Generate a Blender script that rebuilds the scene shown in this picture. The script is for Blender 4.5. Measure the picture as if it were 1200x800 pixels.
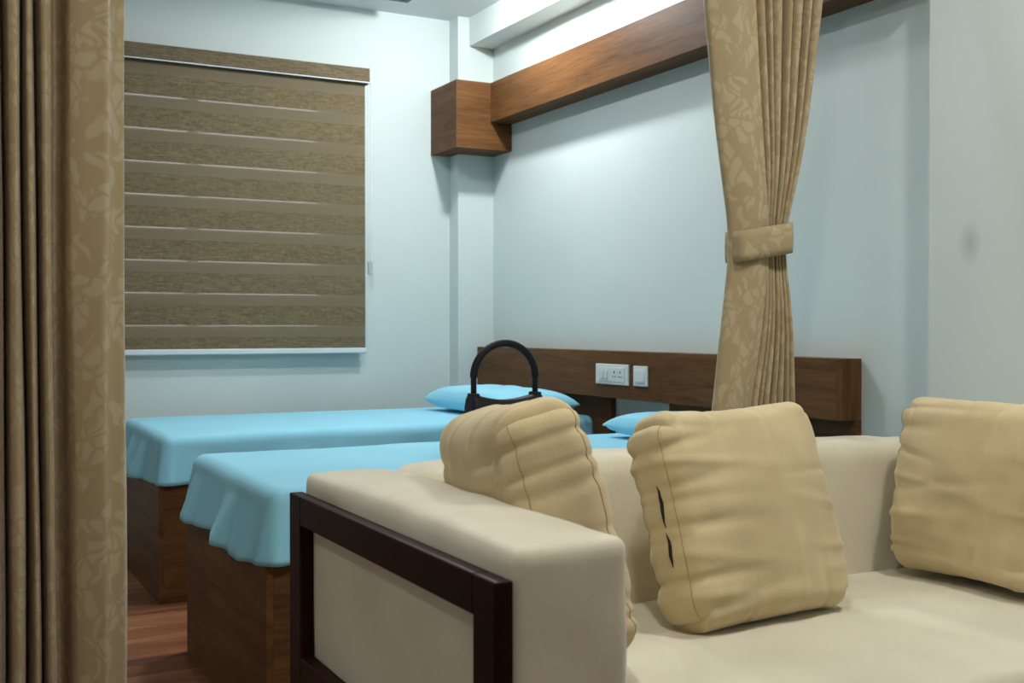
import bpy, bmesh, math, random
from mathutils import Vector, Matrix, noise

for o in list(bpy.data.objects):
    bpy.data.objects.remove(o, do_unlink=True)
scene = bpy.context.scene
COL = scene.collection

# ------------------------------------------------------------------ camera
CAM_H = 1.12
FPX = 1315.0
YAW = math.radians(27.9)
PITCH = math.radians(0.70)
cam_d = bpy.data.cameras.new('camera')
cam_d.sensor_width = 36.0
cam_d.lens = FPX * 36.0 / 1200.0
cam_d.clip_start = 0.05
cam = bpy.data.objects.new('camera', cam_d)
COL.objects.link(cam)
cam.location = (0, 0, CAM_H)
cam.rotation_euler = (math.pi / 2 - PITCH, 0, -YAW)
scene.camera = cam
cam_d.dof.use_dof = True
cam_d.dof.focus_distance = 3.3
cam_d.dof.aperture_fstop = 6.3

# ------------------------------------------------------------------ world, exposure
world = bpy.data.worlds.new('world')
scene.world = world
world.use_nodes = True
bg = world.node_tree.nodes['Background']
bg.inputs[0].default_value = (0.80, 0.90, 1.0, 1)
bg.inputs[1].default_value = 4.0
vs = scene.view_settings
vs.view_transform = 'Standard'
vs.look = 'None'
vs.exposure = 0.0
vs.gamma = 1.0
vs.use_curve_mapping = False

LAMP_BED = 330.0        # emission strengths of the recessed downlights
LAMP_SOFA = 400.0
LAMP_SIDE = 150.0
LAMP_BEAM = 620.0        # small dome lamp beside the ceiling beam

# ------------------------------------------------------------------ pixel helpers (directions only)
SF = (math.sin(YAW), math.cos(YAW))
SR = (math.cos(YAW), -math.sin(YAW))
HOR = 400 - FPX * math.tan(PITCH)
def pdir(px):
    t = (px - 600) / FPX
    return SF[0] + t * SR[0], SF[1] + t * SR[1]
def x_on_y(px, Y):
    a, b = pdir(px)
    return Y * a / b
def y_on_x(px, X):
    a, b = pdir(px)
    return X * b / a
def z_at(px, py, Y=None, X=None):
    a, b = pdir(px)
    d = Y / b if Y is not None else X / a
    return CAM_H + (HOR - py) / FPX * d

# ------------------------------------------------------------------ materials
def new_mat(name):
    m = bpy.data.materials.new(name)
    m.use_nodes = True
    nt = m.node_tree
    b = nt.nodes['Principled BSDF']
    return m, nt, b
def N(nt, t, **kw):
    n = nt.nodes.new(t)
    for k, v in kw.items():
        if k.startswith('i_'):
            key = k[2:]
            key = int(key) if key.isdigit() else key.replace('_', ' ')
            n.inputs[key].default_value = v
        else:
            setattr(n, k, v)
    return n
def L(nt, a, b):
    nt.links.new(a, b)
def coords(nt, scale=(1, 1, 1), kind='Object', rot=(0, 0, 0)):
    tc = N(nt, 'ShaderNodeTexCoord')
    mp = N(nt, 'ShaderNodeMapping')
    mp.inputs['Scale'].default_value = scale
    mp.inputs['Rotation'].default_value = rot
    L(nt, tc.outputs[kind], mp.inputs[0])
    return mp.outputs[0]
def ramp(nt, fac, stops):
    r = N(nt, 'ShaderNodeValToRGB')
    e = r.color_ramp.elements
    e[0].position, e[0].color = stops[0][0], (*stops[0][1], 1)
    e[1].position, e[1].color = stops[1][0], (*stops[1][1], 1)
    for p, c in stops[2:]:
        k = e.new(p)
        k.color = (*c, 1)
    L(nt, fac, r.inputs[0])
    return r.outputs[0]
def bump(nt, b, h, strength, dist=0.01):
    n = N(nt, 'ShaderNodeBump')
    n.inputs['Strength'].default_value = strength
    n.inputs['Distance'].default_value = dist
    L(nt, h, n.inputs['Height'])
    L(nt, n.outputs[0], b.inputs['Normal'])
def simple(name, col, rough=0.5, metal=0.0, spec=0.5):
    m, nt, b = new_mat(name)
    b.inputs['Base Color'].default_value = (*col, 1)
    b.inputs['Roughness'].default_value = rough
    b.inputs['Metallic'].default_value = metal
    b.inputs['Specular IOR Level'].default_value = spec
    return m
def srgb(r, g, b):
    f = lambda c: (c / 255 / 12.92) if c / 255 <= 0.04045 else ((c / 255 + 0.055) / 1.055) ** 2.4
    return (f(r), f(g), f(b))

def paint(name, c, spot=None):
    m, nt, b = new_mat(name)
    v = coords(nt, (1, 1, 1))
    n1 = N(nt, 'ShaderNodeTexNoise', i_Scale=1.3, i_Detail=3.0)
    L(nt, v, n1.inputs['Vector'])
    c2 = tuple(x * 0.95 for x in c)
    col = ramp(nt, n1.outputs[0], [(0.35, c2), (0.65, c)])
    if spot:  # soft darker grey spot mixed into the paint colour
        mp = N(nt, 'ShaderNodeMapping')
        sc = (1 / 0.5, 1 / 0.045, 1 / 0.075)
        mp.inputs['Scale'].default_value = sc
        mp.inputs['Location'].default_value = tuple(-spot[i] * sc[i] for i in range(3))
        tc = N(nt, 'ShaderNodeTexCoord')
        L(nt, tc.outputs['Object'], mp.inputs[0])
        g = N(nt, 'ShaderNodeTexGradient', gradient_type='SPHERICAL')
        L(nt, mp.outputs[0], g.inputs[0])
        mx = N(nt, 'ShaderNodeMix', data_type='RGBA')
        ml = N(nt, 'ShaderNodeMath', operation='MULTIPLY')
        ml.inputs[1].default_value = 0.55
        L(nt, g.outputs[1], ml.inputs[0])
        L(nt, ml.outputs[0], mx.inputs[0])
        L(nt, col, mx.inputs[6])
        mx.inputs[7].default_value = (*[x * 0.45 for x in c], 1)
        col = mx.outputs[2]
    L(nt, col, b.inputs['Base Color'])
    b.inputs['Roughness'].default_value = 0.6
    n2 = N(nt, 'ShaderNodeTexNoise', i_Scale=120.0, i_Detail=2.0)
    L(nt, v, n2.inputs['Vector'])
    bump(nt, b, n2.outputs[0], 0.05, 0.004)
    return m

def wood(name, dark, light, axis='y', rough=0.5, scale=1.0, spec=0.12):
    m, nt, b = new_mat(name)
    s = {'x': (1.2, 14, 14), 'y': (14, 1.2, 14), 'z': (14, 14, 1.2)}[axis]
    s = tuple(k * scale for k in s)
    v = coords(nt, s)
    w = N(nt, 'ShaderNodeTexNoise', i_Scale=1.0, i_Detail=4.0, i_Roughness=0.6, i_Distortion=0.8)
    L(nt, v, w.inputs['Vector'])
    s2 = tuple(k * 4 for k in s)
    v2 = coords(nt, s2)
    w2 = N(nt, 'ShaderNodeTexNoise', i_Scale=2.0, i_Detail=3.0)
    L(nt, v2, w2.inputs['Vector'])
    mx = N(nt, 'ShaderNodeMix', data_type='FLOAT')
    mx.inputs[0].default_value = 0.35
    L(nt, w.outputs[0], mx.inputs[2])
    L(nt, w2.outputs[0], mx.inputs[3])
    mid = tuple((a + c) / 2 for a, c in zip(dark, light))
    col = ramp(nt, mx.outputs[0], [(0.33, dark), (0.68, light), (0.5, mid)])
    L(nt, col, b.inputs['Base Color'])
    b.inputs['Roughness'].default_value = rough
    b.inputs['Specular IOR Level'].default_value = spec
    bump(nt, b, w2.outputs[0], 0.08, 0.003)
    return m

def cloth(name, c1, c2, weave=260.0, big=4.0, rough=0.9, sheen=0.25, bumpk=0.12):
    m, nt, b = new_mat(name)
    v = coords(nt)
    n1 = N(nt, 'ShaderNodeTexNoise', i_Scale=big, i_Detail=4.0)
    L(nt, v, n1.inputs['Vector'])
    n2 = N(nt, 'ShaderNodeTexNoise', i_Scale=weave, i_Detail=2.0)
    L(nt, v, n2.inputs['Vector'])
    mx = N(nt, 'ShaderNodeMix', data_type='FLOAT')
    mx.inputs[0].default_value = 0.4
    L(nt, n1.outputs[0], mx.inputs[2])
    L(nt, n2.outputs[0], mx.inputs[3])
    col = ramp(nt, mx.outputs[0], [(0.36, c1), (0.62, c2)])
    L(nt, col, b.inputs['Base Color'])
    b.inputs['Roughness'].default_value = rough
    b.inputs['Sheen Weight'].default_value = sheen
    b.inputs['Sheen Roughness'].default_value = 0.5
    b.inputs['Specular IOR Level'].default_value = 0.15
    bump(nt, b, n2.outputs[0], bumpk, 0.003)
    return m

def damask(name, c1, c2):
    m, nt, b = new_mat(name)
    v = coords(nt, (1, 1, 1), 'UV')
    dn = N(nt, 'ShaderNodeTexNoise', i_Scale=9.0, i_Detail=2.0)
    L(nt, v, dn.inputs['Vector'])
    add = N(nt, 'ShaderNodeVectorMath', operation='MULTIPLY_ADD')
    add.inputs[1].default_value = (0.14, 0.14, 0.0)
    L(nt, dn.outputs['Color'], add.inputs[0])
    L(nt, v, add.inputs[2])
    sc = N(nt, 'ShaderNodeMapping')
    sc.inputs['Scale'].default_value = (36, 23, 1)
    sc.inputs['Rotation'].default_value = (0, 0, 0.3)
    L(nt, add.outputs[0], sc.inputs[0])
    vo = N(nt, 'ShaderNodeTexVoronoi', feature='F1')
    vo.inputs['Scale'].default_value = 1.0
    L(nt, sc.outputs[0], vo.inputs['Vector'])
    ve = N(nt, 'ShaderNodeTexVoronoi', feature='DISTANCE_TO_EDGE')
    ve.inputs['Scale'].default_value = 1.0
    L(nt, sc.outputs[0], ve.inputs['Vector'])
    # some cells are light leaves, others stay ground
    sep = N(nt, 'ShaderNodeSeparateColor')
    L(nt, vo.outputs['Color'], sep.inputs[0])
    g1 = N(nt, 'ShaderNodeMath', operation='GREATER_THAN'); g1.inputs[1].default_value = 0.35
    L(nt, sep.outputs[0], g1.inputs[0])
    r2 = N(nt, 'ShaderNodeMapRange'); r2.inputs['From Min'].default_value = 0.02; r2.inputs['From Max'].default_value = 0.16
    L(nt, ve.outputs['Distance'], r2.inputs['Value'])
    ml = N(nt, 'ShaderNodeMath', operation='MULTIPLY')
    L(nt, g1.outputs[0], ml.inputs[0]); L(nt, r2.outputs[0], ml.inputs[1])
    col = ramp(nt, ml.outputs[0], [(0.0, c1), (1.0, c2)])
    L(nt, col, b.inputs['Base Color'])
    rr = N(nt, 'ShaderNodeMapRange'); rr.inputs['To Min'].default_value = 0.75; rr.inputs['To Max'].default_value = 0.5
    L(nt, ml.outputs[0], rr.inputs['Value'])
    L(nt, rr.outputs[0], b.inputs['Roughness'])
    b.inputs['Sheen Weight'].default_value = 0.2
    b.inputs['Specular IOR Level'].default_value = 0.25
    fv = coords(nt, (900, 900, 1), 'UV')
    fn = N(nt, 'ShaderNodeTexNoise', i_Scale=1.0)
    L(nt, fv, fn.inputs['Vector'])
    bump(nt, b, fn.outputs[0], 0.08, 0.002)
    return m

def woven(name, c1, c2):
    m, nt, b = new_mat(name)
    v = coords(nt, (16, 16, 190))
    n1 = N(nt, 'ShaderNodeTexNoise', i_Scale=1.0, i_Detail=4.0, i_Roughness=0.7)
    L(nt, v, n1.inputs['Vector'])
    v2 = coords(nt, (60, 60, 60))
    n2 = N(nt, 'ShaderNodeTexNoise', i_Scale=1.0, i_Detail=3.0)
    L(nt, v2, n2.inputs['Vector'])
    mx = N(nt, 'ShaderNodeMix', data_type='FLOAT'); mx.inputs[0].default_value = 0.3
    L(nt, n1.outputs[0], mx.inputs[2]); L(nt, n2.outputs[0], mx.inputs[3])
    col = ramp(nt, mx.outputs[0], [(0.38, c1), (0.62, c2)])
    L(nt, col, b.inputs['Base Color'])
    b.inputs['Roughness'].default_value = 0.85
    b.inputs['Specular IOR Level'].default_value = 0.15
    bump(nt, b, n1.outputs[0], 0.3, 0.003)
    return m

def sheer(name, col, transp=0.35):
    m, nt, b = new_mat(name)
    out = nt.nodes['Material Output']
    d = N(nt, 'ShaderNodeBsdfDiffuse'); d.inputs[0].default_value = (*col, 1)
    tl = N(nt, 'ShaderNodeBsdfTranslucent'); tl.inputs[0].default_value = (*col, 1)
    tr = N(nt, 'ShaderNodeBsdfTransparent')
    m1 = N(nt, 'ShaderNodeMixShader'); m1.inputs[0].default_value = 0.3
    L(nt, d.outputs[0], m1.inputs[1]); L(nt, tl.outputs[0], m1.inputs[2])
    m2 = N(nt, 'ShaderNodeMixShader'); m2.inputs[0].default_value = transp
    L(nt, m1.outputs[0], m2.inputs[1]); L(nt, tr.outputs[0], m2.inputs[2])
    L(nt, m2.outputs[0], out.inputs[0])
    return m

def emit(name, col, s):
    m, nt, b = new_mat(name)
    b.inputs['Base Color'].default_value = (*col, 1)
    b.inputs['Emission Color'].default_value = (*col, 1)
    b.inputs['Emission Strength'].default_value = s
    return m

def plank_mat():
    m, nt, b = new_mat('laminate_planks')
    tc = N(nt, 'ShaderNodeTexCoord')
    oi = N(nt, 'ShaderNodeObjectInfo')
    off = N(nt, 'ShaderNodeVectorMath', operation='MULTIPLY_ADD')
    cmb = N(nt, 'ShaderNodeCombineXYZ')
    for i in range(3):
        L(nt, oi.outputs['Random'], cmb.inputs[i])
    off.inputs[1].default_value = (37, 53, 11)
    L(nt, cmb.outputs[0], off.inputs[0]); L(nt, tc.outputs['Object'], off.inputs[2])
    mp = N(nt, 'ShaderNodeMapping'); mp.inputs['Scale'].default_value = (1.6, 17, 10)
    L(nt, off.outputs[0], mp.inputs[0])
    n1 = N(nt, 'ShaderNodeTexNoise', i_Scale=1.0, i_Detail=5.0, i_Roughness=0.6, i_Distortion=1.2)
    L(nt, mp.outputs[0], n1.inputs['Vector'])
    ad = N(nt, 'ShaderNodeMath', operation='MULTIPLY_ADD')
    ad.inputs[1].default_value = 0.30
    L(nt, oi.outputs['Random'], ad.inputs[0])
    sb = N(nt, 'ShaderNodeMath', operation='SUBTRACT'); sb.inputs[1].default_value = 0.15
    L(nt, n1.outputs[0], sb.inputs[0]); L(nt, sb.outputs[0], ad.inputs[2])
    col = ramp(nt, ad.outputs[0], [(0.25, srgb(92, 54, 36)), (0.85, srgb(196, 142, 96)), (0.52, srgb(142, 88, 58))])
    L(nt, col, b.inputs['Base Color'])
    b.inputs['Roughness'].default_value = 0.38
    return m

WALLC = (0.64, 0.725, 0.72)
M = {}
M['wall'] = paint('wall_paint', WALLC)
M['ceiling'] = paint('ceiling_paint', (0.70, 0.745, 0.735))
M['beamwhite'] = paint('beam_paint', (0.70, 0.76, 0.75))
BW_D, BW_L = srgb(72, 47, 27), srgb(118, 81, 48)
M['wood_y'] = wood('walnut_laminate_y', BW_D, BW_L, 'y')
M['wood_x'] = wood('walnut_laminate_x', BW_D, BW_L, 'x')
M['wood_z'] = wood('walnut_laminate_z', BW_D, BW_L, 'z')
M['frame'] = wood('dark_mahogany', srgb(26, 8, 5), srgb(42, 14, 9), 'y', 0.45)
M['sofa'] = cloth('cream_velvet', srgb(208, 200, 178), srgb(222, 215, 194), 300, 5, sheen=0.45, bumpk=0.05)
M['cushion'] = cloth('tan_cushion_cloth', srgb(192, 173, 134), srgb(212, 194, 154), 420, 6, bumpk=0.08)
M['sheet'] = cloth('blue_cotton', srgb(146, 212, 236), srgb(156, 220, 243), 500, 3, 0.85, 0.1, 0.05)
M['seam'] = simple('tan_seam_thread', srgb(172, 150, 112), 0.9)
M['mattress'] = cloth('mattress_ticking', srgb(38, 40, 48), srgb(60, 58, 62), 200, 8)
M['damask'] = damask('damask_curtain', srgb(168, 149, 114), srgb(181, 164, 131))
M['blind'] = woven('blind_weave', srgb(94, 83, 62), srgb(134, 120, 93))
M['blindback'] = woven('blind_weave_back', srgb(94, 83, 62), srgb(134, 120, 93))
M['cassette'] = woven('cassette_wrap', srgb(98, 86, 68), srgb(128, 114, 92))
M['sheer'] = sheer('blind_sheer', srgb(156, 143, 119), 0.25)
M['white'] = simple('white_plastic', (0.72, 0.78, 0.78), 0.35)
M['clear'] = simple('grey_plastic', (0.45, 0.5, 0.52), 0.3)
M['black'] = simple('black_leather', (0.008, 0.007, 0.010), 0.55, 0.0, 0.3)
M['dark'] = simple('dark_void', (0.01, 0.01, 0.01), 0.8)
M['grey'] = simple('grey_metal', (0.12, 0.13, 0.13), 0.5, 0.2)
M['alu'] = simple('white_aluminium', (0.68, 0.75, 0.78), 0.35)
M['plank'] = plank_mat()
M['subfloor'] = simple('plank_joint', (0.03, 0.018, 0.012), 0.9)
M['glow_bed'] = emit('downlight_glow_bed', (0.97, 0.99, 1.0), LAMP_BED)
M['glow_sofa'] = emit('downlight_glow_sofa', (1.0, 0.975, 0.91), LAMP_SOFA)
M['glow_side'] = emit('downlight_glow_side', (1.0, 0.97, 0.90), LAMP_SIDE)
M['glow_beam'] = emit('downlight_glow_beam', (0.97, 0.995, 0.99), LAMP_BEAM)
mg, ntg, bgn = new_mat('window_glass')
bgn.inputs['Transmission Weight'].default_value = 1.0
bgn.inputs['Roughness'].default_value = 0.0
bgn.inputs['IOR'].default_value = 1.1
M['glass'] = mg

# ------------------------------------------------------------------ object helpers
def link(name, me, mat=None, parent=None, smooth=False):
    o = bpy.data.objects.new(name, me)
    COL.objects.link(o)
    if mat is not None:
        me.materials.append(M[mat] if isinstance(mat, str) else mat)
    if smooth:
        for p in me.polygons:
            p.use_smooth = True
    if parent is not None:
        o.parent = parent
        o.matrix_parent_inverse = Matrix.Identity(4)
        o.location = -Vector(parent.location) if parent.type == 'EMPTY' and not parent.parent else Vector((0, 0, 0))
    return o
def bm_mesh(bm, name='mesh'):
    me = bpy.data.meshes.new(name)
    bmesh.ops.recalc_face_normals(bm, faces=bm.faces)
    bm.to_mesh(me)
    bm.free()
    return me
def tag(o, label=None, cat=None, group=None, kind=None):
    if label: o['label'] = label
    if cat: o['category'] = cat
    if group: o['group'] = group
    if kind: o['kind'] = kind
    return o
def thing(name, loc, label, cat, group=None):
    e = bpy.data.objects.new(name, None)
    e.empty_display_size = 0.1
    e.location = loc
    COL.objects.link(e)
    return tag(e, label, cat, group)
def add_box(bm, x0, x1, y0, y1, z0, z1, bev=0.0, seg=2):
    vs_ = [bm.verts.new((x, y, z)) for x in (x0, x1) for y in (y0, y1) for z in (z0, z1)]
    f = [(0, 1, 3, 2), (4, 6, 7, 5), (0, 4, 5, 1), (2, 3, 7, 6), (0, 2, 6, 4), (1, 5, 7, 3)]
    fs = [bm.faces.new([vs_[i] for i in q]) for q in f]
    if bev > 0:
        es = list({e for q in fs for e in q.edges})
        bmesh.ops.bevel(bm, geom=es, offset=bev, segments=seg, affect='EDGES', profile=0.5)
def box(name, x0, x1, y0, y1, z0, z1, mat, parent=None, bev=0.002, seg=2):
    bm = bmesh.new()
    add_box(bm, x0, x1, y0, y1, z0, z1, bev, seg)
    return link(name, bm_mesh(bm, name), mat, parent)
def struct(name, x0, x1, y0, y1, z0, z1, mat):
    o = box(name, x0, x1, y0, y1, z0, z1, mat, None, 0.0)
    o['kind'] = 'structure'
    return o
def add_tube(bm, pts, rad, n=12, cap=True):
    pts = [Vector(p) for p in pts]
    rs = rad if isinstance(rad, (list, tuple)) else [rad] * len(pts)
    rings = []
    up = None
    for i, p in enumerate(pts):
        a = pts[max(0, i - 1)]; b = pts[min(len(pts) - 1, i + 1)]
        t = (b - a).normalized()
        if up is None:
            up = Vector((0, 0, 1)) if abs(t.z) < 0.9 else Vector((1, 0, 0))
        u = (up - t * up.dot(t)).normalized()
        w = t.cross(u)
        up = u
        rings.append([bm.verts.new(p + (u * math.cos(2 * math.pi * k / n) + w * math.sin(2 * math.pi * k / n)) * rs[i]) for k in range(n)])
    for a, b in zip(rings, rings[1:]):
        for k in range(n):
            bm.faces.new((a[k], a[(k + 1) % n], b[(k + 1) % n], b[k]))
    if cap:
        bm.faces.new(rings[0][::-1]); bm.faces.new(rings[-1])
def tube(name, pts, rad, mat, parent=None, n=12):
    bm = bmesh.new()
    add_tube(bm, pts, rad, n)
    return link(name, bm_mesh(bm, name), mat, parent, True)
def nz(v, s=1.0):
    return noise.noise(Vector(v) * s)

def cube_grid(n):
    """verts (param -1..1) and quads of a cube whose faces are n x n grids"""
    nx, ny, nzz = n if isinstance(n, (tuple, list)) else (n, n, n)
    idx = {}; verts = []; faces = []
    def vid(i, j, k):
        key = (i, j, k)
        if key not in idx:
            idx[key] = len(verts)
            verts.append((2 * i / nx - 1, 2 * j / ny - 1, 2 * k / nzz - 1))
        return idx[key]
    for k in (0, nzz):
        for i in range(nx):
            for j in range(ny):
                q = [vid(i, j, k), vid(i + 1, j, k), vid(i + 1, j + 1, k), vid(i, j + 1, k)]
                faces.append(q if k else q[::-1])
    for j in (0, ny):
        for i in range(nx):
            for k in range(nzz):
                q = [vid(i, j, k), vid(i + 1, j, k), vid(i + 1, j, k + 1), vid(i, j, k + 1)]
                faces.append(q[::-1] if j else q)
    for i in (0, nx):
        for j in range(ny):
            for k in range(nzz):
                q = [vid(i, j, k), vid(i, j + 1, k), vid(i, j + 1, k + 1), vid(i, j, k + 1)]
                faces.append(q if i else q[::-1])
    return verts, faces
def mesh_from(verts, faces, name='mesh'):
    me = bpy.data.meshes.new(name)
    me.from_pydata(verts, [], faces)
    me.update()
    return me
def soft_box(name, x0, x1, y0, y1, z0, z1, r, mat, parent, n=(30, 30, 16), puff=(0, 0, 0), wob=0.003, fn=None):
    vs_, fs = cube_grid(n)
    c = Vector(((x0 + x1) / 2, (y0 + y1) / 2, (z0 + z1) / 2))
    h = Vector(((x1 - x0) / 2, (y1 - y0) / 2, (z1 - z0) / 2))
    rr = min(r, h.x, h.y, h.z)
    out = []
    for p in vs_:
        # cluster the samples near the edges so that the rounding is smooth
        q = [math.copysign(1 - (1 - abs(t)) ** 1.5 if abs(t) > 0 else 0, t) for t in p]
        P = Vector((q[0] * h.x, q[1] * h.y, q[2] * h.z))
        I = Vector([max(-(h[i] - rr), min(h[i] - rr, P[i])) for i in range(3)])
        D = P - I
        if D.length > 1e-6:
            P = I + D.normalized() * rr
        a = [P[i] / h[i] for i in range(3)]
        for i in range(3):
            if puff[i]:
                j, k = (i + 1) % 3, (i + 2) % 3
                P[i] += math.copysign(1, a[i]) * abs(a[i]) * puff[i] * (1 - a[j] ** 2) * (1 - a[k] ** 2)
        W = P + c
        w = Vector((nz(W, 7), nz(W + Vector((9, 0, 0)), 7), nz(W + Vector((0, 9, 0)), 7))) * wob
        W += w
        if fn:
            W = fn(W, a)
        out.append(W)
    return link(name, mesh_from(out, fs, name), mat, parent, True)

# ================================================================== ROOM
XR = 2.95                       # face of the headboard wall
YC = y_on_x(578, XR)            # front of the corner column
XC = x_on_y(537, YC)            # its left side
YW = y_on_x(527, XC)            # face of the window wall
XL, YN = -1.9, -1.9
ZC = CAM_H + 1.772
YC_, XC_ = YC, XC

# floor: dark base with separate laminate planks running along the window wall
fl = struct('floor', XL, XR, YN, YW, -0.10, -0.010, 'subfloor')
PW, PL = 0.198, 1.22
random.seed(4)
plank_me = None
def plank_mesh(l):
    bm = bmesh.new()
    add_box(bm, 0, l - 0.0015, 0, PW - 0.0015, -0.009, 0, 0.0008, 1)
    me = bm_mesh(bm, 'plank')
    me.materials.append(M['plank'])
    return me
full = plank_mesh(PL)
rows = int((YW - YN) / PW)
yy = YW - rows * PW
for r in range(rows):
    x = XL - (r * 0.437 % 1.0) * PL
    while x < XR - 0.05:
        a, b = max(x, XL), min(x + PL, XR)
        if b - a > 0.04:
            me = full if (b - a) > PL - 1e-4 else plank_mesh(b - a)
            o = bpy.data.objects.new('plank', me)
            COL.objects.link(o)
            o.parent = fl
            o.location = (a, yy + r * PW, 0)
        x += PL

tag(struct('ceiling', XL, XR, YN, YW, ZC, ZC + 0.12, 'ceiling'))
struct('wall_right', XR, XR + 0.15, YN - 0.15, YW + 0.2, -0.1, ZC + 0.12, 'wall')
struct('wall_left', XL - 0.15, XL, YN - 0.15, YW + 0.2, -0.1, ZC + 0.12, 'wall')
struct('wall_near', XL, XR, YN - 0.15, YN, -0.1, ZC + 0.12, 'wall')

# window wall with its opening
WX0, WX1, WZ0, WZ1 = 0.55, 2.02, 1.06, 2.40
bm = bmesh.new()
for a in ((XL, WX0, -0.1, ZC + 0.12), (WX1, XR, -0.1, ZC + 0.12), (WX0, WX1, -0.1, WZ0), (WX0, WX1, WZ1, ZC + 0.12)):
    add_box(bm, a[0], a[1], YW, YW + 0.2, a[2], a[3])
wf = link('wall_far', bm_mesh(bm), 'wall')
wf['kind'] = 'structure'
win = box('window_1', WX0, WX1, YW + 0.10, YW + 0.16, WZ0, WZ0 + 0.05, 'alu', None)
win['kind'] = 'structure'
for nm, a in (('frame_head', (WX0, WX1, WZ1 - 0.05, WZ1)), ('frame_side', (WX0, WX0 + 0.05, WZ0 + 0.05, WZ1 - 0.05)),
              ('frame_side', (WX1 - 0.05, WX1, WZ0 + 0.05, WZ1 - 0.05)), ('mullion', ((WX0 + WX1) / 2 - 0.03, (WX0 + WX1) / 2 + 0.03, WZ0 + 0.05, WZ1 - 0.05))):
    box(nm, a[0], a[1], YW + 0.10, YW + 0.16, a[2], a[3], 'alu', win)
for s in (0, 1):
    xm = (WX0 + WX1) / 2
    box('pane', (WX0 + 0.05, xm + 0.03)[s], (xm - 0.03, WX1 - 0.05)[s], YW + 0.127, YW + 0.133, WZ0 + 0.05, WZ1 - 0.05, 'glass', win, 0)

# column in the corner, dropped ceiling beam along the headboard wall, pilaster beside the sofa
t1 = struct('trim_1', XC, XR, YC, YW, 0, ZC, 'wall')
tag(t1, 'white square column in the room corner')
XS = x_on_y(550, YC)
ZS = z_at(550, 55, Y=YC)
t2 = struct('trim_2', XS, XR, YN, YC, ZS, ZC, 'beamwhite')
tag(t2, 'white ceiling beam along the headboard wall')
XP = 2.85
YP = y_on_x(1088, XP)
spot_px = (1136, 285)
M['pilaster'] = paint('pilaster_paint', WALLC, (XP, y_on_x(spot_px[0], XP), z_at(*spot_px, X=XP)))
t3 = struct('trim_3', XP, XR, YP - 0.62, YP, 0, ZS, 'pilaster')
tag(t3, 'white wall pilaster with a soft grey spot beside the sofa')

# ------------------------------------------------------------------ wood clad beam with boxed end
XBX = x_on_y(505, YW)                     # left side of the end box
YBX = y_on_x(535, XBX)                    # front of the end box
XBM = x_on_y(575, YBX)                    # front of the beam
ZB0, ZB1 = z_at(575, 144, Y=YBX), z_at(575, 98, Y=YBX)
ZX0 = z_at(535, 172.5, Y=YBX)
bt = thing('wooden_beam', (XBM, YBX, ZX0), 'walnut clad beam with boxed end on the white headboard wall', 'beam')
T = 0.018
box('beam_face', XBM, XBM + T, YP, YBX, ZB0, ZB1, 'wood_y', bt, 0.001)
box('beam_underside', XBM + T, XR, YP, YBX, ZB0, ZB0 + T, 'wood_y', bt, 0.001)
box('beam_top', XBM + T, XR, YP, YBX, ZB1 - T, ZB1, 'wood_y', bt, 0.001)
box('box_front', XBX, XR, YBX, YBX + T, ZX0, ZB1, 'wood_x', bt, 0.001)
box('box_side', XBX, XBX + T, YBX + T, YW, ZX0, ZB1, 'wood_y', bt, 0.001)
box('box_underside', XBX + T, XC, YBX + T, YW, ZX0, ZX0 + T, 'wood_y', bt, 0.001)
box('box_underside', XC, XR, YBX + T, YC, ZX0, ZX0 + T, 'wood_x', bt, 0.001)
box('box_top', XBX + T, XC, YBX + T, YW, ZB1 - T, ZB1, 'wood_y', bt, 0.001)
box('box_top', XC, XR, YBX + T, YC, ZB1 - T, ZB1, 'wood_x', bt, 0.001)

# ------------------------------------------------------------------ lamps
def downlight(x, y, mat, label):
    t = thing('downlight', (x, y, ZC), label, 'lamp', 'round ceiling downlights')
    bm = bmesh.new()
    n = 32
    prof_ = [(0.078, -0.002), (0.080, -0.008), (0.095, -0.006), (0.098, 0.0)]
    rings = [[bm.verts.new((x + r * math.cos(2 * math.pi * k / n), y + r * math.sin(2 * math.pi * k / n), ZC + dz)) for k in range(n)] for r, dz in prof_]
    for a, b in zip(rings, rings[1:]):
        for k in range(n):
            bm.faces.new((a[k], a[(k + 1) % n], b[(k + 1) % n], b[k]))
    link('ring', bm_mesh(bm), 'white', t, True)
    tube('diffuser', [(x, y, ZC - 0.0005), (x, y, ZC - 0.004)], 0.077, mat, t, 32)
    return t
dl = thing('dome_lamp', (2.43, 4.80, ZC), 'small ceiling dome lamp close to the walnut beam above the pillows', 'lamp')
tube('base', [(2.43, 4.80, ZC), (2.43, 4.80, ZC - 0.012)], 0.075, 'white', dl, 32)
bm = bmesh.new()
bmesh.ops.create_uvsphere(bm, u_segments=32, v_segments=16, radius=0.058)
bmesh.ops.delete(bm, geom=[v for v in bm.verts if v.co.z > 0.001], context='VERTS')
bmesh.ops.translate(bm, verts=bm.verts, vec=(2.43, 4.80, ZC - 0.012))
link('dome', bm_mesh(bm), 'glow_beam', dl, True)
downlight(1.50, 4.30, 'glow_bed', 'ceiling downlight above the gap between the beds')
downlight(2.25, 1.40, 'glow_sofa', 'ceiling downlight over the right end of the sofa')
downlight(0.65, 1.05, 'glow_sofa', 'ceiling downlight in front of the left sofa arm')
downlight(-0.95, 2.00, 'glow_side', 'ceiling downlight left of the straight curtain')

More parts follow.
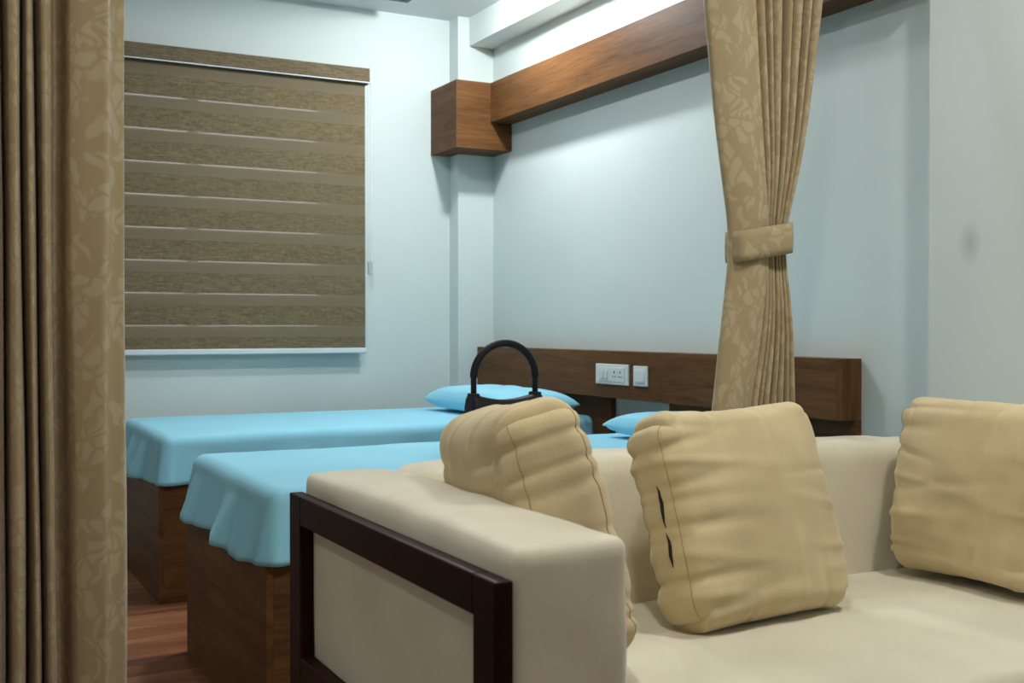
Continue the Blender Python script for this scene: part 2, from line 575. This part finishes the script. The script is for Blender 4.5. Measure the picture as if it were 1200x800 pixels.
# dark ceiling unit whose corner shows at the top edge of the picture
cvx, cvz = None, ZC - 0.035
a_, b_ = pdir(478)
dd = (cvz - CAM_H) * FPX / (HOR - 5)
VX, VY = a_ * dd, b_ * dd
cv = thing('ceiling_vent', (VX - 0.3, VY - 0.3, ZC), 'dark grey ceiling air vent near the window wall', 'vent')
for a in ((VX - 0.62, VX, VY - 0.03, VY), (VX - 0.62, VX, VY - 0.62, VY - 0.59), (VX - 0.62, VX - 0.59, VY - 0.59, VY - 0.03), (VX - 0.03, VX, VY - 0.59, VY - 0.03)):
    box('frame', a[0], a[1], a[2], a[3], cvz, ZC, 'grey', cv, 0.002)
for i in range(9):
    y0 = VY - 0.575 + i * 0.062
    box('slat', VX - 0.59, VX - 0.03, y0, y0 + 0.035, cvz + 0.006, cvz + 0.012, 'grey', cv, 0.001)
box('backing', VX - 0.59, VX - 0.03, VY - 0.59, VY - 0.03, ZC - 0.012, ZC - 0.002, 'dark', cv, 0)

# ------------------------------------------------------------------ zebra blind
YB = YW - 0.055
BX0, BX1 = 0.40, x_on_y(428, YB)
ZBL0 = z_at(428, 411, Y=YB)
ZBL1 = z_at(435, 80, Y=YB - 0.03)
bl = thing('zebra_blind', ((BX0 + BX1) / 2, YB, ZBL0), 'brown striped zebra roller blind over the window', 'blind')
# head box with a rounded front
prof = [(0.0, 0.0), (0.0, 0.085), (-0.055, 0.085), (-0.078, 0.078), (-0.086, 0.06), (-0.086, 0.008), (-0.080, 0.0)]
bm = bmesh.new()
CX0, CX1 = BX0 - 0.03, x_on_y(435, YB - 0.05)
ends = []
ch0 = ZBL1 - 0.085
for x in (CX0, CX1):
    ends.append([bm.verts.new((x, YW - 0.002 + p[0], ch0 + p[1])) for p in prof])
for k in range(len(prof)):
    bm.faces.new((ends[0][k], ends[0][(k + 1) % len(prof)], ends[1][(k + 1) % len(prof)], ends[1][k]))
bm.faces.new(ends[0][::-1]); bm.faces.new(ends[1])
hb = link('head_box', bm_mesh(bm), 'cassette', bl)
box('edge_strip', CX0, CX1, YW - 0.090, YW - 0.084, ch0 - 0.003, ch0 + 0.003, 'alu', hb, 0.001).location = (0, 0, 0)
box('end_cap', CX1, CX1 + 0.006, YW - 0.086, YW - 0.002, ch0 - 0.004, ch0 + 0.083, 'clear', hb, 0.002).location = (0, 0, 0)
pitch = 35.1 * (YB / pdir(428)[1]) / FPX
zb = [z_at(428, 381, Y=YB) + pitch * k for k in range(-1, 9)]
solid = 0.62 * pitch
YF, YK = YB, YB + 0.022
random.seed(8)
for k, z in enumerate(zb):
    lo, hi = max(z, ZBL0 + 0.018), min(z + solid, ch0 + 0.02)
    if hi - lo > 0.01:
        box('woven_strip', BX0, BX1, YF - 0.0008, YF + 0.0008, lo, hi, 'blind', bl, 0)
    lo, hi = max(z + solid, ZBL0 + 0.018), min(z + pitch, ch0 + 0.02)
    if hi - lo > 0.01:
        box('sheer_strip', BX0, BX1, YF - 0.0003, YF + 0.0003, lo, hi, 'sheer', bl, 0)
    # rear layer covers the sheer gap but for a slit at its top
    lo, hi = max(z + solid - 0.022, ZBL0 + 0.018), min(z + pitch - 0.005, ch0 + 0.02)
    if hi - lo > 0.01:
        box('rear_strip', BX0 + 0.002, BX1 + 0.004, YK - 0.0008, YK + 0.0008, lo, hi, 'blindback', bl, 0)
box('bottom_rail', BX0 - 0.004, BX1 + 0.004, YB - 0.012, YB + 0.014, ZBL0 - 0.012, ZBL0 + 0.018, 'alu', bl, 0.006, 3)
# bead chain loop with its weight
xc = BX1 + 0.022
zc0 = z_at(431, 320, Y=YB)
ch = tube('chain', [(xc - 0.008, YB - 0.02, ch0), (xc - 0.008, YB - 0.02, zc0 + 0.02), (xc - 0.004, YB - 0.02, zc0 + 0.006), (xc + 0.004, YB - 0.02, zc0 + 0.006), (xc + 0.008, YB - 0.02, zc0 + 0.02), (xc + 0.008, YB - 0.02, ch0)], 0.0026, 'white', bl, 8)
box('chain_weight', xc - 0.014, xc + 0.014, YB - 0.028, YB - 0.012, zc0 - 0.01, zc0 + 0.065, 'clear', bl, 0.006, 3)

# ------------------------------------------------------------------ headboard
XH = 0.965 * XR
HY0 = y_on_x(985, XH)
HY1 = YC
HZ1 = z_at(735, 412, X=XH)
HZ0 = z_at(735, 468, X=XH)
hd = thing('headboard', (XH, (HY0 + HY1) / 2, 0), 'long walnut headboard panel behind both blue beds', 'headboard')
box('front_board', XH, XH + T, HY0 + T, HY1, HZ0, HZ1, 'wood_y', hd, 0.001)
box('end_board', XH, XR - 0.003, HY0, HY0 + T, HZ0, HZ1, 'wood_z', hd, 0.001)
box('top_board', XH + T, XR - 0.003, HY0 + T, HY1, HZ1 - T, HZ1, 'wood_y', hd, 0.001)
box('bottom_board', XH + T, XR - 0.003, HY0 + T, HY1, HZ0, HZ0 + T, 'wood_y', hd, 0.001)
LP = 2.92
FY0, FY1 = y_on_x(716, LP), y_on_x(590, LP)
box('lower_panel', LP, XR - 0.003, FY0, FY1, 0, HZ0, 'wood_y', hd, 0.001)
box('lower_panel', LP, XR - 0.003, HY0, HY0 + (FY1 - FY0), 0, HZ0, 'wood_y', hd, 0.001)

# switch plates on the headboard
def switch_plate(px0, px1, py0, py1, label, detail):
    y1, y0 = y_on_x(px0, XH), y_on_x(px1, XH)
    z1, z0 = z_at(px0, py0, X=XH), z_at(px0, py1, X=XH)
    p = thing('switch_plate', (XH, (y0 + y1) / 2, z0), label, 'switch plate')
    box('cover', XH - 0.010, XH, y0, y1, z0, z1, 'white', p, 0.003)
    w, h = y1 - y0, z1 - z0
    # raised inner field
    box('module_field', XH - 0.0125, XH - 0.010, y0 + 0.1 * w, y1 - 0.1 * w, z0 + 0.16 * h, z1 - 0.16 * h, 'white', p, 0.001)
    if detail:
        xf = XH - 0.0125
        for k in range(2):
            yk = y1 - w * (0.16 + 0.13 * k)
            box('rocker', xf - 0.004, xf, yk - 0.11 * w, yk - 0.005, z0 + 0.3 * h, z1 - 0.3 * h, 'white', p, 0.0015)
        for cy in (0.60, 0.78):
            yk = y1 - w * cy
            for (a, c, r_) in ((0, 0.62, 0.005), (-0.035, 0.40, 0.0038), (0.035, 0.40, 0.0038)):
                tube('socket_hole', [(xf - 0.0006, yk + a * w, z0 + c * h), (xf + 0.001, yk + a * w, z0 + c * h)], r_, 'dark', p, 10)
    else:
        box('rocker', XH - 0.0145, XH - 0.0125, y0 + 0.16 * w, y1 - 0.16 * w, z0 + 0.22 * h, z1 - 0.22 * h, 'white', p, 0.001)
switch_plate(700, 738, 425.5, 449, 'wide white switch plate with rockers and socket on headboard', True)
switch_plate(744, 760, 428.5, 452, 'small blank white switch plate on headboard', False)

# ------------------------------------------------------------------ beds
def bed(BXF, y0, y1, label):
    b = thing('bed', ((BXF + LP) / 2, (y0 + y1) / 2, 0), label, 'bed', 'wooden box beds along the headboard')
    zt = 0.487
    t = 0.02
    box('foot_panel', BXF, BXF + t, y0, y1, 0, zt, 'wood_y', b, 0.001)
    box('side_panel', BXF + t, LP, y0, y0 + t, 0, zt, 'wood_x', b, 0.001)
    box('side_panel', BXF + t, LP, y1 - t, y1, 0, zt, 'wood_x', b, 0.001)
    box('deck', BXF + t, LP, y0 + t, y1 - t, zt - 0.025, zt, 'wood_x', b, 0.001)
    return b
ZM = 0.685
def sheet_mesh(x0, x1, y0, y1, zt, drop, r, seed):
    """top of the mattress plus a draped skirt on foot, near and far side"""
    NX, NY = 150, 84
    ov = drop + 0.03
    verts, faces = [], []
    xs = [x0 - ov + (x1 + 0.01 - (x0 - ov)) * (i / NX) for i in range(NX + 1)]
    ys = [y0 - ov + (y1 - y0 + 2 * ov) * (j / NY) for j in range(NY + 1)]
    for a in xs:
        for c in ys:
            bx, by = max(a, x0 + r), max(y0 + r, min(y1 - r, c))
            ox, oy = a - bx, c - by
            o = max(abs(ox), abs(oy))
            if o < 1e-6:
                z = zt + 0.006 * nz((a * 1.7, c * 1.7, seed)) + 0.0025 * nz((a * 6, c * 3, seed))
                verts.append((a, c, z)); continue
            l = math.hypot(ox, oy)
            dx, dy = ox / l, oy / l
            arc = r * math.pi / 2
            if o < arc:
                th = o / r
                hor, ver = r * math.sin(th), r * (1 - math.cos(th))
            else:
                hor, ver = r, r + (o - arc)
            f = max(0, (o - arc)) / max(1e-3, ov - arc)
            f = min(1.3, f)
            per = (by - y0 if abs(ox) > abs(oy) else -(bx - x0) * math.copysign(1, oy)) 
            ang = math.atan2(dy, -dx)
            s = per * 9 + ang * 0.9 + seed
            rip = 0.008 * math.sin(s * 1.3 + 1.5 * nz((per * 3, seed, 0))) + 0.024 * nz((s * 0.55, seed, 2)) + 0.007 * math.sin(s * 3.1 + 2 * nz((per * 4, seed, 7))) + 0.003 * math.sin(s * 6.3 + 3 * nz((per * 5, seed, 17)))
            foot = abs(ox) / l
            hor += f * ((0.030 + rip) * (0.35 + 0.65 * foot) + 0.004)
            ver = ver + f * 0.012 * nz((per * 3, seed, 5))
            zlow = zt - ver + 0.004 * nz((a * 1.7, c * 1.7, seed))
            verts.append((bx + dx * hor, by + dy * hor, zlow))
    for i in range(NX):
        for j in range(NY):
            q = i * (NY + 1) + j
            faces.append((q, q + 1, q + NY + 2, q + NY + 1))
    return mesh_from(verts, faces, 'bed_sheet')
def pillow_mesh(w, d, t, seed):
    """bed pillow: w along local x, d along local y, lying flat on z=0"""
    vs_, fs = cube_grid((34, 26, 6))
    out = []
    for p in vs_:
        u, v, s = p
        edge = (1 - abs(u) ** 5) * (1 - abs(v) ** 4)
        th = t * (0.5 * edge ** 0.45)
        pin = 1 - 0.05 * (1 - abs(v) ** 2) * abs(u) ** 6
        pin2 = 1 - 0.07 * (1 - abs(u) ** 2) * abs(v) ** 6
        x = u * w / 2 * pin; y = v * d / 2 * pin2
        # sides collapse to the seam
        z = s * (th + 0.004)
        z += 0.008 * nz((x * 9 + seed, y * 9, 1)) * edge
        z = z * (0.72 if s < 0 else 1.0)
        out.append((x, y, z + t * 0.36))
    return mesh_from(out, fs, 'pillow')

NB0, NB1 = 2.95, 3.95
FB0, FB1 = 4.665, 5.66
for (BXF, y0, y1, lb, who, seed, drop) in ((0.818, NB0, NB1, 'walnut box bed right behind the sofa', 'nearer', 3.1, 0.150), (0.857, FB0, FB1, 'walnut box bed below the window', 'farther', 11.4, 0.158)):
    b = bed(BXF, y0, y1, lb)
    zt = 0.488
    mt = soft_box('mattress', BXF + 0.03, LP - 0.005, y0 + 0.02, y1 - 0.02, zt, ZM - 0.012, 0.035, 'mattress', None, (40, 20, 8), (0, 0, 0), 0.0)
    tag(mt, 'dark mattress under the blue sheet of the %s bed' % who, 'mattress')
    me = sheet_mesh(BXF + 0.012, LP - 0.01, y0 + 0.0, y1 - 0.0, ZM, drop, 0.045, seed)
    sh = link('bed_sheet', me, 'sheet', None, True)
    so = sh.modifiers.new('thick', 'SOLIDIFY'); so.thickness = 0.003; so.offset = 1
    tag(sh, 'light blue sheet draped over the foot of the %s bed' % who, 'bed sheet', 'light blue bed sheets')
for (cx, cy, rz, w, d, t, lb, seed) in ((2.60, 5.06, math.pi / 2 + 0.03, 0.84, 0.44, 0.145, 'light blue pillow at the head of the farther bed', 2.0), (2.61, 3.44, math.pi / 2 - 0.05, 0.68, 0.42, 0.108, 'light blue pillow at the head of the nearer bed', 6.0)):
    me = pillow_mesh(w, d, t, seed)
    p = link('bed_pillow', me, 'sheet', None, True)
    p.location = (cx, cy, ZM + 0.008)
    p.rotation_euler = (0, 0, rz)
    tag(p, lb, 'pillow', 'light blue bed pillows')

# ------------------------------------------------------------------ handbag standing on the nearer bed
HBY = 3.30
hx0, hx1 = x_on_y(555, HBY), x_on_y(627, HBY)
ztop = z_at(590, 468, Y=HBY)
hxm, hw = (hx0 + hx1) / 2, (hx1 - hx0) / 2
bag = thing('handbag', (hxm, HBY, ZM + 0.01), 'black handbag with tall arched handle standing on the nearer bed', 'handbag')
def bagfn(W, a):
    k = (W.z - (ZM + 0.01)) / (ztop - ZM)
    W.y = HBY + (W.y - HBY) * (1.15 - 0.75 * k)
    W.x = hxm + (W.x - hxm) * (1.12 - 0.10 * k)
    if a[2] > 0.5:
        W.z += 0.018 * ((W.x - hxm) / hw) ** 2
    return W
soft_box('body', hx0 - 0.012, hx1 + 0.012, HBY - 0.07, HBY + 0.07, ZM + 0.010, ztop, 0.02, 'black', bag, (24, 14, 16), (0, 0, 0), 0.002, bagfn)
zh = z_at(590, 402, Y=HBY)
rise = zh - ztop
pts = [(hx0, HBY, ztop - 0.04), (hx0, HBY, ztop + rise * 0.40)]
for k in range(1, 24):
    a = math.pi - math.pi * k / 24
    pts.append((hxm + hw * math.cos(a), HBY, ztop + rise * 0.40 + rise * 0.60 * math.sin(a)))
pts += [(hx1, HBY, ztop + rise * 0.40), (hx1, HBY, ztop - 0.04)]
hn = tube('handle', pts, 0.0095, 'black', bag, 14)
bm = bmesh.new()
add_tube(bm, [pts[1]] + pts[2:-2] + [pts[-2]], 0.0125, 14)
link('handle_sleeve', bm_mesh(bm), 'black', bag, True)
for x in (hx0, hx1):
    box('handle_tab', x - 0.0125, x + 0.0125, HBY - 0.026, HBY + 0.026, ztop - 0.03, ztop + 0.024, 'black', bag, 0.005)

# ------------------------------------------------------------------ curtains
YCU = 2.72
def catmull(pts, sub=6):
    out = []
    n = len(pts)
    for i in range(n - 1):
        p0, p1, p2, p3 = pts[max(0, i - 1)], pts[i], pts[i + 1], pts[min(n - 1, i + 2)]
        for s in range(sub):
            t = s / sub
            out.append(tuple(0.5 * ((2 * b) + (-a + c) * t + (2 * a - 5 * b + 4 * c - d) * t * t + (-a + 3 * b - 3 * c + d) * t ** 3) for a, b, c, d in zip(p0, p1, p2, p3)))
    out.append(pts[-1])
    return out
def curtain_mesh(rows_, name):
    """rows_: list of (z, [(x,y)...]); all rows the same length. UV = cloth length, height"""
    nrow, ncol = len(rows_), len(rows_[0][1])
    ref = rows_[0][1]
    arc = [0.0]
    for a, b in zip(ref, ref[1:]):
        arc.append(arc[-1] + math.hypot(b[0] - a[0], b[1] - a[1]))
    verts = [(x, y, z) for z, r in rows_ for (x, y) in r]
    faces = []
    uvs = []
    for i in range(nrow - 1):
        for j in range(ncol - 1):
            q = i * ncol + j
            faces.append((q, q + 1, q + ncol + 1, q + ncol))
            uvs += [(arc[j], rows_[i][0]), (arc[j + 1], rows_[i][0]), (arc[j + 1], rows_[i + 1][0]), (arc[j], rows_[i + 1][0])]
    me = mesh_from(verts, faces, name)
    uv = me.uv_layers.new(name='UVMap')
    for k, c in enumerate(uvs):
        uv.data[k].uv = c
    return me
ZTOP = ZC - 0.035
# left curtain, hanging straight
prof = [(149, .055), (148.5, .03), (145, 0.0), (134, -.012), (126, -.035), (122, -.047), (112, -.038), (96, -.02), (84, .005), (79, .045), (73, .07), (67, .06), (64, .01), (58, -.028), (53, -.03), (49, .0), (47.2, .05), (45.2, .05), (43, .0), (39, -.028), (35, -.028), (32, .0), (30, .055), (28, .05), (25, -.005), (19, -.035), (12, -.03), (7, 0), (5, .05), (3, .05), (0, 0), (-8, -.035), (-16, -.03), (-20, .04), (-24, .05), (-28, -.02), (-38, -.035), (-46, -.02), (-52, .05), (-60, .05), (-66, -.03), (-78, -.03), (-86, .03)]
rows_ = []
NZR = 60
for i in range(NZR + 1):
    z = ZTOP + (0.02 - ZTOP) * i / NZR
    f = i / NZR
    pts_ = []
    for (px, dy) in prof:
        x = x_on_y(px, YCU)
        k = 0.75 + 0.5 * f if px < 70 else 0.95 + 0.15 * f
        x += 0.006 * nz((px * 0.05, z * 1.3, 3)) + (0.005 * math.sin(z * 1.6 + px * 0.03) if px < 146 else 0.002 * math.sin(z * 2.1))
        pts_.append((x, YCU + dy * k + 0.006 * nz((px * 0.04, z * 1.1, 9))))
    rows_.append((z, catmull(pts_, 6)))
lc = thing('curtain', (x_on_y(60, YCU), YCU, 0), 'tan damask curtain hanging straight beside the blind', 'curtain', 'tan damask curtains')
o = link('drape', curtain_mesh(rows_, 'drape'), 'damask', lc, True)
s_ = o.modifiers.new('thick', 'SOLIDIFY'); s_.thickness = 0.0025
# right curtain, gathered by a tieback
edge_l = [(-160, 812), (0, 823), (140, 836), (230, 848), (268, 853.5), (300, 853.5), (330, 851), (400, 843), (475, 835), (600, 824), (1000, 800)]
edge_m = [(-160, 868), (0, 874), (140, 882), (230, 888), (268, 890.5), (300, 891), (330, 888), (400, 881), (475, 869), (600, 856), (1000, 830)]
edge_r = [(-160, 976), (0, 960), (140, 942), (230, 926), (268, 920), (300, 919), (330, 921), (400, 925), (475, 928), (600, 934), (1000, 950)]
def interp(tab, y):
    for (a, b), (c, d) in zip(tab, tab[1:]):
        if y <= c:
            t = (y - a) / (c - a)
            t = max(0.0, t)
            return b + (d - b) * t
    return tab[-1][1]
def smooth_interp(tab, y):
    return sum(interp(tab, y + k * 12) for k in range(-2, 3)) / 5
rows_ = []
NZR = 130
DREF = YCU / pdir(890)[1]
NP = 7
# pleats of unequal width, right of the flat leading panel
pw = [0.9, 0.55, 1.25, 0.75, 1.1, 0.6, 1.2]
cum = [0]
for w in pw: cum.append(cum[-1] + w)
cum = [c / cum[-1] for c in cum]
def ypx(z):
    return HOR - (z - CAM_H) * FPX / DREF
for i in range(NZR + 1):
    z = ZTOP + (0.02 - ZTOP) * i / NZR
    y = max(-160, min(1000, ypx(z)))
    xl, xm, xr = (x_on_y(smooth_interp(t, y), YCU) for t in (edge_l, edge_m, edge_r))
    tie = math.exp(-((y - 285) / 60) ** 2)
    pts_ = []
    # hem turned back at the left edge, then the flat leading panel
    pts_.append((xl + 0.03, YCU + 0.02)); pts_.append((xl + 0.004, YCU + 0.004))
    for k in range(0, 7):
        u = k / 6
        pts_.append((xl + (xm - xl) * u, YCU - 0.035 - 0.018 * math.sin(math.pi * u) + 0.02 * (1 - u) ** 3))
    dep = 0.075 * (1 - 0.55 * tie)
    for p in range(NP):
        a, b = cum[p], cum[p + 1]
        w = (xr - xm)
        wob = 0.004 * nz((p * 3.7, z * 1.2, 4))
        base = YCU - 0.012 + 0.022 * (p / NP)
        pts_.append((xm + w * (a + 0.04 * (b - a)) + wob, base + dep))
        pts_.append((xm + w * (a + 0.12 * (b - a)) + wob, base + dep * 0.4))
        pts_.append((xm + w * (a + 0.3 * (b - a)) + wob, base - dep * 0.42))
        pts_.append((xm + w * (a + 0.62 * (b - a)) + wob, base - dep * 0.45))
        pts_.append((xm + w * (a + 0.86 * (b - a)) + wob, base + dep * 0.35))
    pts_.append((xr, YCU + 0.02)); pts_.append((xr - 0.01, YCU + 0.06))
    rows_.append((z, catmull(pts_, 4)))
rc = thing('curtain', (x_on_y(888, YCU), YCU, 0), 'tan damask curtain gathered by a tieback behind the sofa', 'curtain', 'tan damask curtains')
o = link('drape', curtain_mesh(rows_, 'drape'), 'damask', rc, True)
s_ = o.modifiers.new('thick', 'SOLIDIFY'); s_.thickness = 0.0025
# tieback: a slanted band closed around the gathered cloth
bx0, bx1 = x_on_y(859, YCU - 0.02), x_on_y(922, YCU - 0.02)
cx, rx = (bx0 + bx1) / 2, (bx1 - bx0) / 2
n = 64
vv, ff, uvl = [], [], []
zl = (z_at(853, 308, Y=YCU), z_at(853, 272, Y=YCU)); zr = (z_at(920, 297, Y=YCU), z_at(920, 262, Y=YCU))
for k in range(n):
    a = 2 * math.pi * k / n
    cxs, sn = math.cos(a), math.sin(a)
    x = cx + rx * math.copysign(abs(cxs) ** 0.45, cxs)
    y = YCU - 0.014 + 0.050 * math.copysign(abs(sn) ** 0.5, sn)
    u = (x - bx0) / (bx1 - bx0)
    lo = zl[0] + (zr[0] - zl[0]) * u; hi = zl[1] + (zr[1] - zl[1]) * u
    for q in range(5):
        t = q / 4
        vv.append((x, y + (0.004 * math.sin(math.pi * t)) * (-1 if sn < 0 else 1), lo + (hi - lo) * t))
for k in range(n):
    for q in range(4):
        a, b = k * 5 + q, ((k + 1) % n) * 5 + q
        ff.append((a, b, b + 1, a + 1))
me = mesh_from(vv, ff, 'tieback')
uv = me.uv_layers.new(name='UVMap')
for lp in me.loops:
    c = vv[lp.vertex_index]
    uv.data[lp.index].uv = (c[0] * 1.0 + 0.37, c[2])
o = link('tieback', me, 'damask', rc, True)
s_ = o.modifiers.new('thick', 'SOLIDIFY'); s_.thickness = 0.003; s_.offset = 1
# curtain track on the ceiling
tr = thing('curtain_track', (1.2, YCU, ZC), 'white ceiling curtain track above both tan curtains', 'curtain track')
box('rail', -0.6, XS - 0.01, YCU - 0.015, YCU + 0.015, ZC - 0.026, ZC, 'alu', tr, 0.002)
for k in range(14):
    x = (-0.05 + 0.055 * k) if k < 8 else (2.05 + 0.09 * (k - 8))
    box('glider', x - 0.006, x + 0.006, YCU - 0.008, YCU + 0.008, ZC - 0.036, ZC - 0.026, 'white', tr, 0)

# ------------------------------------------------------------------ sofa
XA = 0.75
SY1, SY0 = y_on_x(338.6, XA), y_on_x(579.5, XA)
SX1 = 2.77
ZF = CAM_H - (577 - HOR) / FPX * (XA / pdir(338.6)[0])
sf = thing('sofa', ((XA + SX1) / 2, (SY0 + SY1) / 2, 0), 'cream upholstered sofa with dark wood arm frames', 'sofa')
ZA = ZF + 0.045
AW = 0.215
FT = 0.032
def arm_side(sgn, xo):
    """frame on the outer side of one arm; xo outer plane, sgn +1 when the sofa lies towards +x"""
    a, b = sorted((xo, xo + sgn * FT))
    box('rear_post', a, b, SY1 - 0.08, SY1, 0, ZF, 'frame', sf, 0.003)
    box('front_post', a, b, SY0, SY0 + 0.075, 0, ZF, 'frame', sf, 0.003)
    box('top_rail', a, b, SY0 + 0.075, SY1 - 0.08, ZF - 0.064, ZF, 'frame', sf, 0.003)
    box('bottom_rail', a, b, SY0 + 0.075, SY1 - 0.08, 0.30, 0.385, 'frame', sf, 0.003)
    a, b = sorted((xo + sgn * FT, xo + sgn * (FT + AW)))
    def fn(W, q):
        return W
    soft_box('arm', a, b, SY0 + 0.004, SY1 - 0.006, 0.14, ZA, 0.022, 'sofa', sf, (20, 40, 30), (0, 0.004, 0.022), 0.004, fn)
arm_side(1, XA)
arm_side(-1, SX1)
XI0, XI1 = XA + FT + AW, SX1 - FT - AW
YBK = SY1 - 0.215
soft_box('backrest', XI0 - 0.01, XI1 + 0.01, YBK, SY1 - 0.006, 0.14, ZA + 0.012, 0.045, 'sofa', sf, (50, 16, 26), (0, 0.01, 0.012), 0.005)
ZSEAT = 0.46
soft_box('seat_cushion', XI0 + 0.002, XI1 - 0.002, SY0 - 0.02, YBK + 0.01, 0.29, ZSEAT - 0.012, 0.045, 'sofa', sf, (50, 34, 14), (0, 0.01, 0.016), 0.006)
box('seat_base', XI0, XI1, SY0 + 0.01, YBK, 0.14, 0.29, 'sofa', sf, 0.01)
box('front_rail', XI0, XI1, SY0 - 0.005, SY0 + 0.01, 0.14, 0.20, 'frame', sf, 0.003)

# soft box cushions with a gusset
def cushion_surface(w, h, t, seed, crown, folds):
    """returns f(u, v, s) -> point; x width, y thickness (front = -y), z height (bottom at 0)"""
    hx, hy, hz = w / 2, t / 2, h / 2
    r, rc = 0.046, 0.075
    def f(u, v, s):
        q = [math.copysign(1 - (1 - abs(k)) ** 1.35, k) for k in (u, v, s)]
        x, y, z = q[0] * hx, q[1] * hy, q[2] * hz
        I = Vector((max(-(hx - r), min(hx - r, x)), max(-(hy - r), min(hy - r, y)), max(-(hz - r), min(hz - r, z))))
        D = Vector((x, y, z)) - I
        n = D.normalized() if D.length > 1e-6 else Vector((0, 0, 0))
        P = I + n * r
        # outline: rounded corners, slightly hollow sides
        kx, kz = max(0, abs(P.x) - (hx - rc)), max(0, abs(P.z) - (hz - rc))
        m, l = max(kx, kz), math.hypot(kx, kz)
        if l > m > 0:
            P.x = math.copysign(hx - rc + kx * m / l, P.x) if kx > 0 else P.x
            P.z = math.copysign(hz - rc + kz * m / l, P.z) if kz > 0 else P.z
        a, b, c = P.x / hx, P.y / hy, P.z / hz
        P.x *= 1 - 0.03 * (1 - c * c) * abs(a) ** 3
        P.z *= 1 - 0.04 * (1 - a * a) * abs(c) ** 3
        P.y *= 1 + crown * max(0, (1 - abs(a) ** 2.2) * (1 - abs(c) ** 2.2)) ** 0.8
        d = 0.006 * nz((P.x * 6, P.z * 6, seed + b)) + 0.003 * nz((P.x * 14, P.z * 14, seed + 9 + b))
        for (sd, z0, sl, ln, am, wd) in folds:
            if sd in 'lr':
                e = (1 + a) / 2 if sd == 'l' else (1 - a) / 2
                k = (P.z - z0 * hz - sl * e * w) / (wd * (1 + 1.5 * e))
            else:
                e = (1 + c) / 2 if sd == 'b' else (1 - c) / 2
                k = (P.x - z0 * hx - sl * e * h) / (wd * (1 + 1.5 * e))
            if abs(k) < 3:
                d += am * math.exp(-k * k) * math.exp(-(e / ln) ** 2)
        P += n * d * (0.45 + 0.55 * min(1.0, abs(n.y) * 1.2))
        P.z += hz
        return P
    return f
def cushion(w, h, t, loc, yaw, lean, roll, label, seed, crown=0.6, nf=9, zip_=False):
    e = thing('sofa_cushion', loc, label, 'cushion', 'tan box cushions on the sofa')
    e.rotation_euler = (Matrix.Rotation(yaw, 3, 'Z') @ Matrix.Rotation(-lean, 3, 'X') @ Matrix.Rotation(roll, 3, 'Y')).to_euler()
    rnd = random.Random(seed)
    folds = []
    for sd, cnt in (('l', nf), ('r', max(3, nf // 2)), ('b', 4), ('t', 4)):
        for k in range(cnt):
            z0 = -0.9 + 1.8 * (k + rnd.uniform(0.2, 0.8)) / cnt
            big = sd == 'l'
            folds.append((sd, z0, rnd.uniform(-0.25, 0.25), rnd.uniform(0.18, 0.62 if big else 0.3), rnd.choice((1, -1, -1)) * rnd.uniform(0.004, 0.010 if big else 0.006), rnd.uniform(0.006, 0.013)))
    f = cushion_surface(w, h, t, seed, crown, folds)
    vs_, fs = cube_grid((80, 20, 80))
    o = link('cover', mesh_from([f(*p) for p in vs_], fs, 'cover'), 'cushion', e, True)
    o.location = (0, 0, 0)
    # stitched seams on both sides of the zip gusset
    for v in (-1, 1):
        bm = bmesh.new()
        add_tube(bm, [f(-1, v, -0.93 + 1.86 * k / 60) for k in range(61)], 0.0014, 6)
        link('seam', bm_mesh(bm), 'seam', e, True).location = (0, 0, 0)
    if zip_:
        for (sa, sb) in ((0.26, -0.03), (-0.06, -0.30)):
            pts_, rad = [], []
            for k in range(13):
                q = k / 12
                pts_.append(f(-1, -0.30 - 0.05 * math.sin(math.pi * q), sa + (sb - sa) * q))
                rad.append(0.0006 + 0.0042 * math.sin(math.pi * q))
            bm = bmesh.new(); add_tube(bm, pts_, rad, 8)
            link('zip_opening', bm_mesh(bm), 'dark', e, True).location = (0, 0, 0)
    return e
# middle: leans on the backrest; ends: lean on the arms
cushion(0.50, 0.50, 0.135, (1.685, 1.965, ZSEAT - 0.006), 0.05, 0.30, -0.03, 'square tan cushion with split zip in middle of sofa', 17, 0.55, 11, True)
cushion(0.43, 0.510, 0.150, (1.130, 1.895, ZSEAT + 0.020), math.pi / 2 - 0.08, 0.25, 0.13, 'plump tan cushion against the left sofa arm', 52, 0.6, 7)
cushion(0.51, 0.475, 0.130, (2.395, 1.985, ZSEAT + 0.004), -math.pi / 2 + 0.04, 0.14, 0.0, 'tan cushion against the right sofa arm', 93, 0.55, 8)
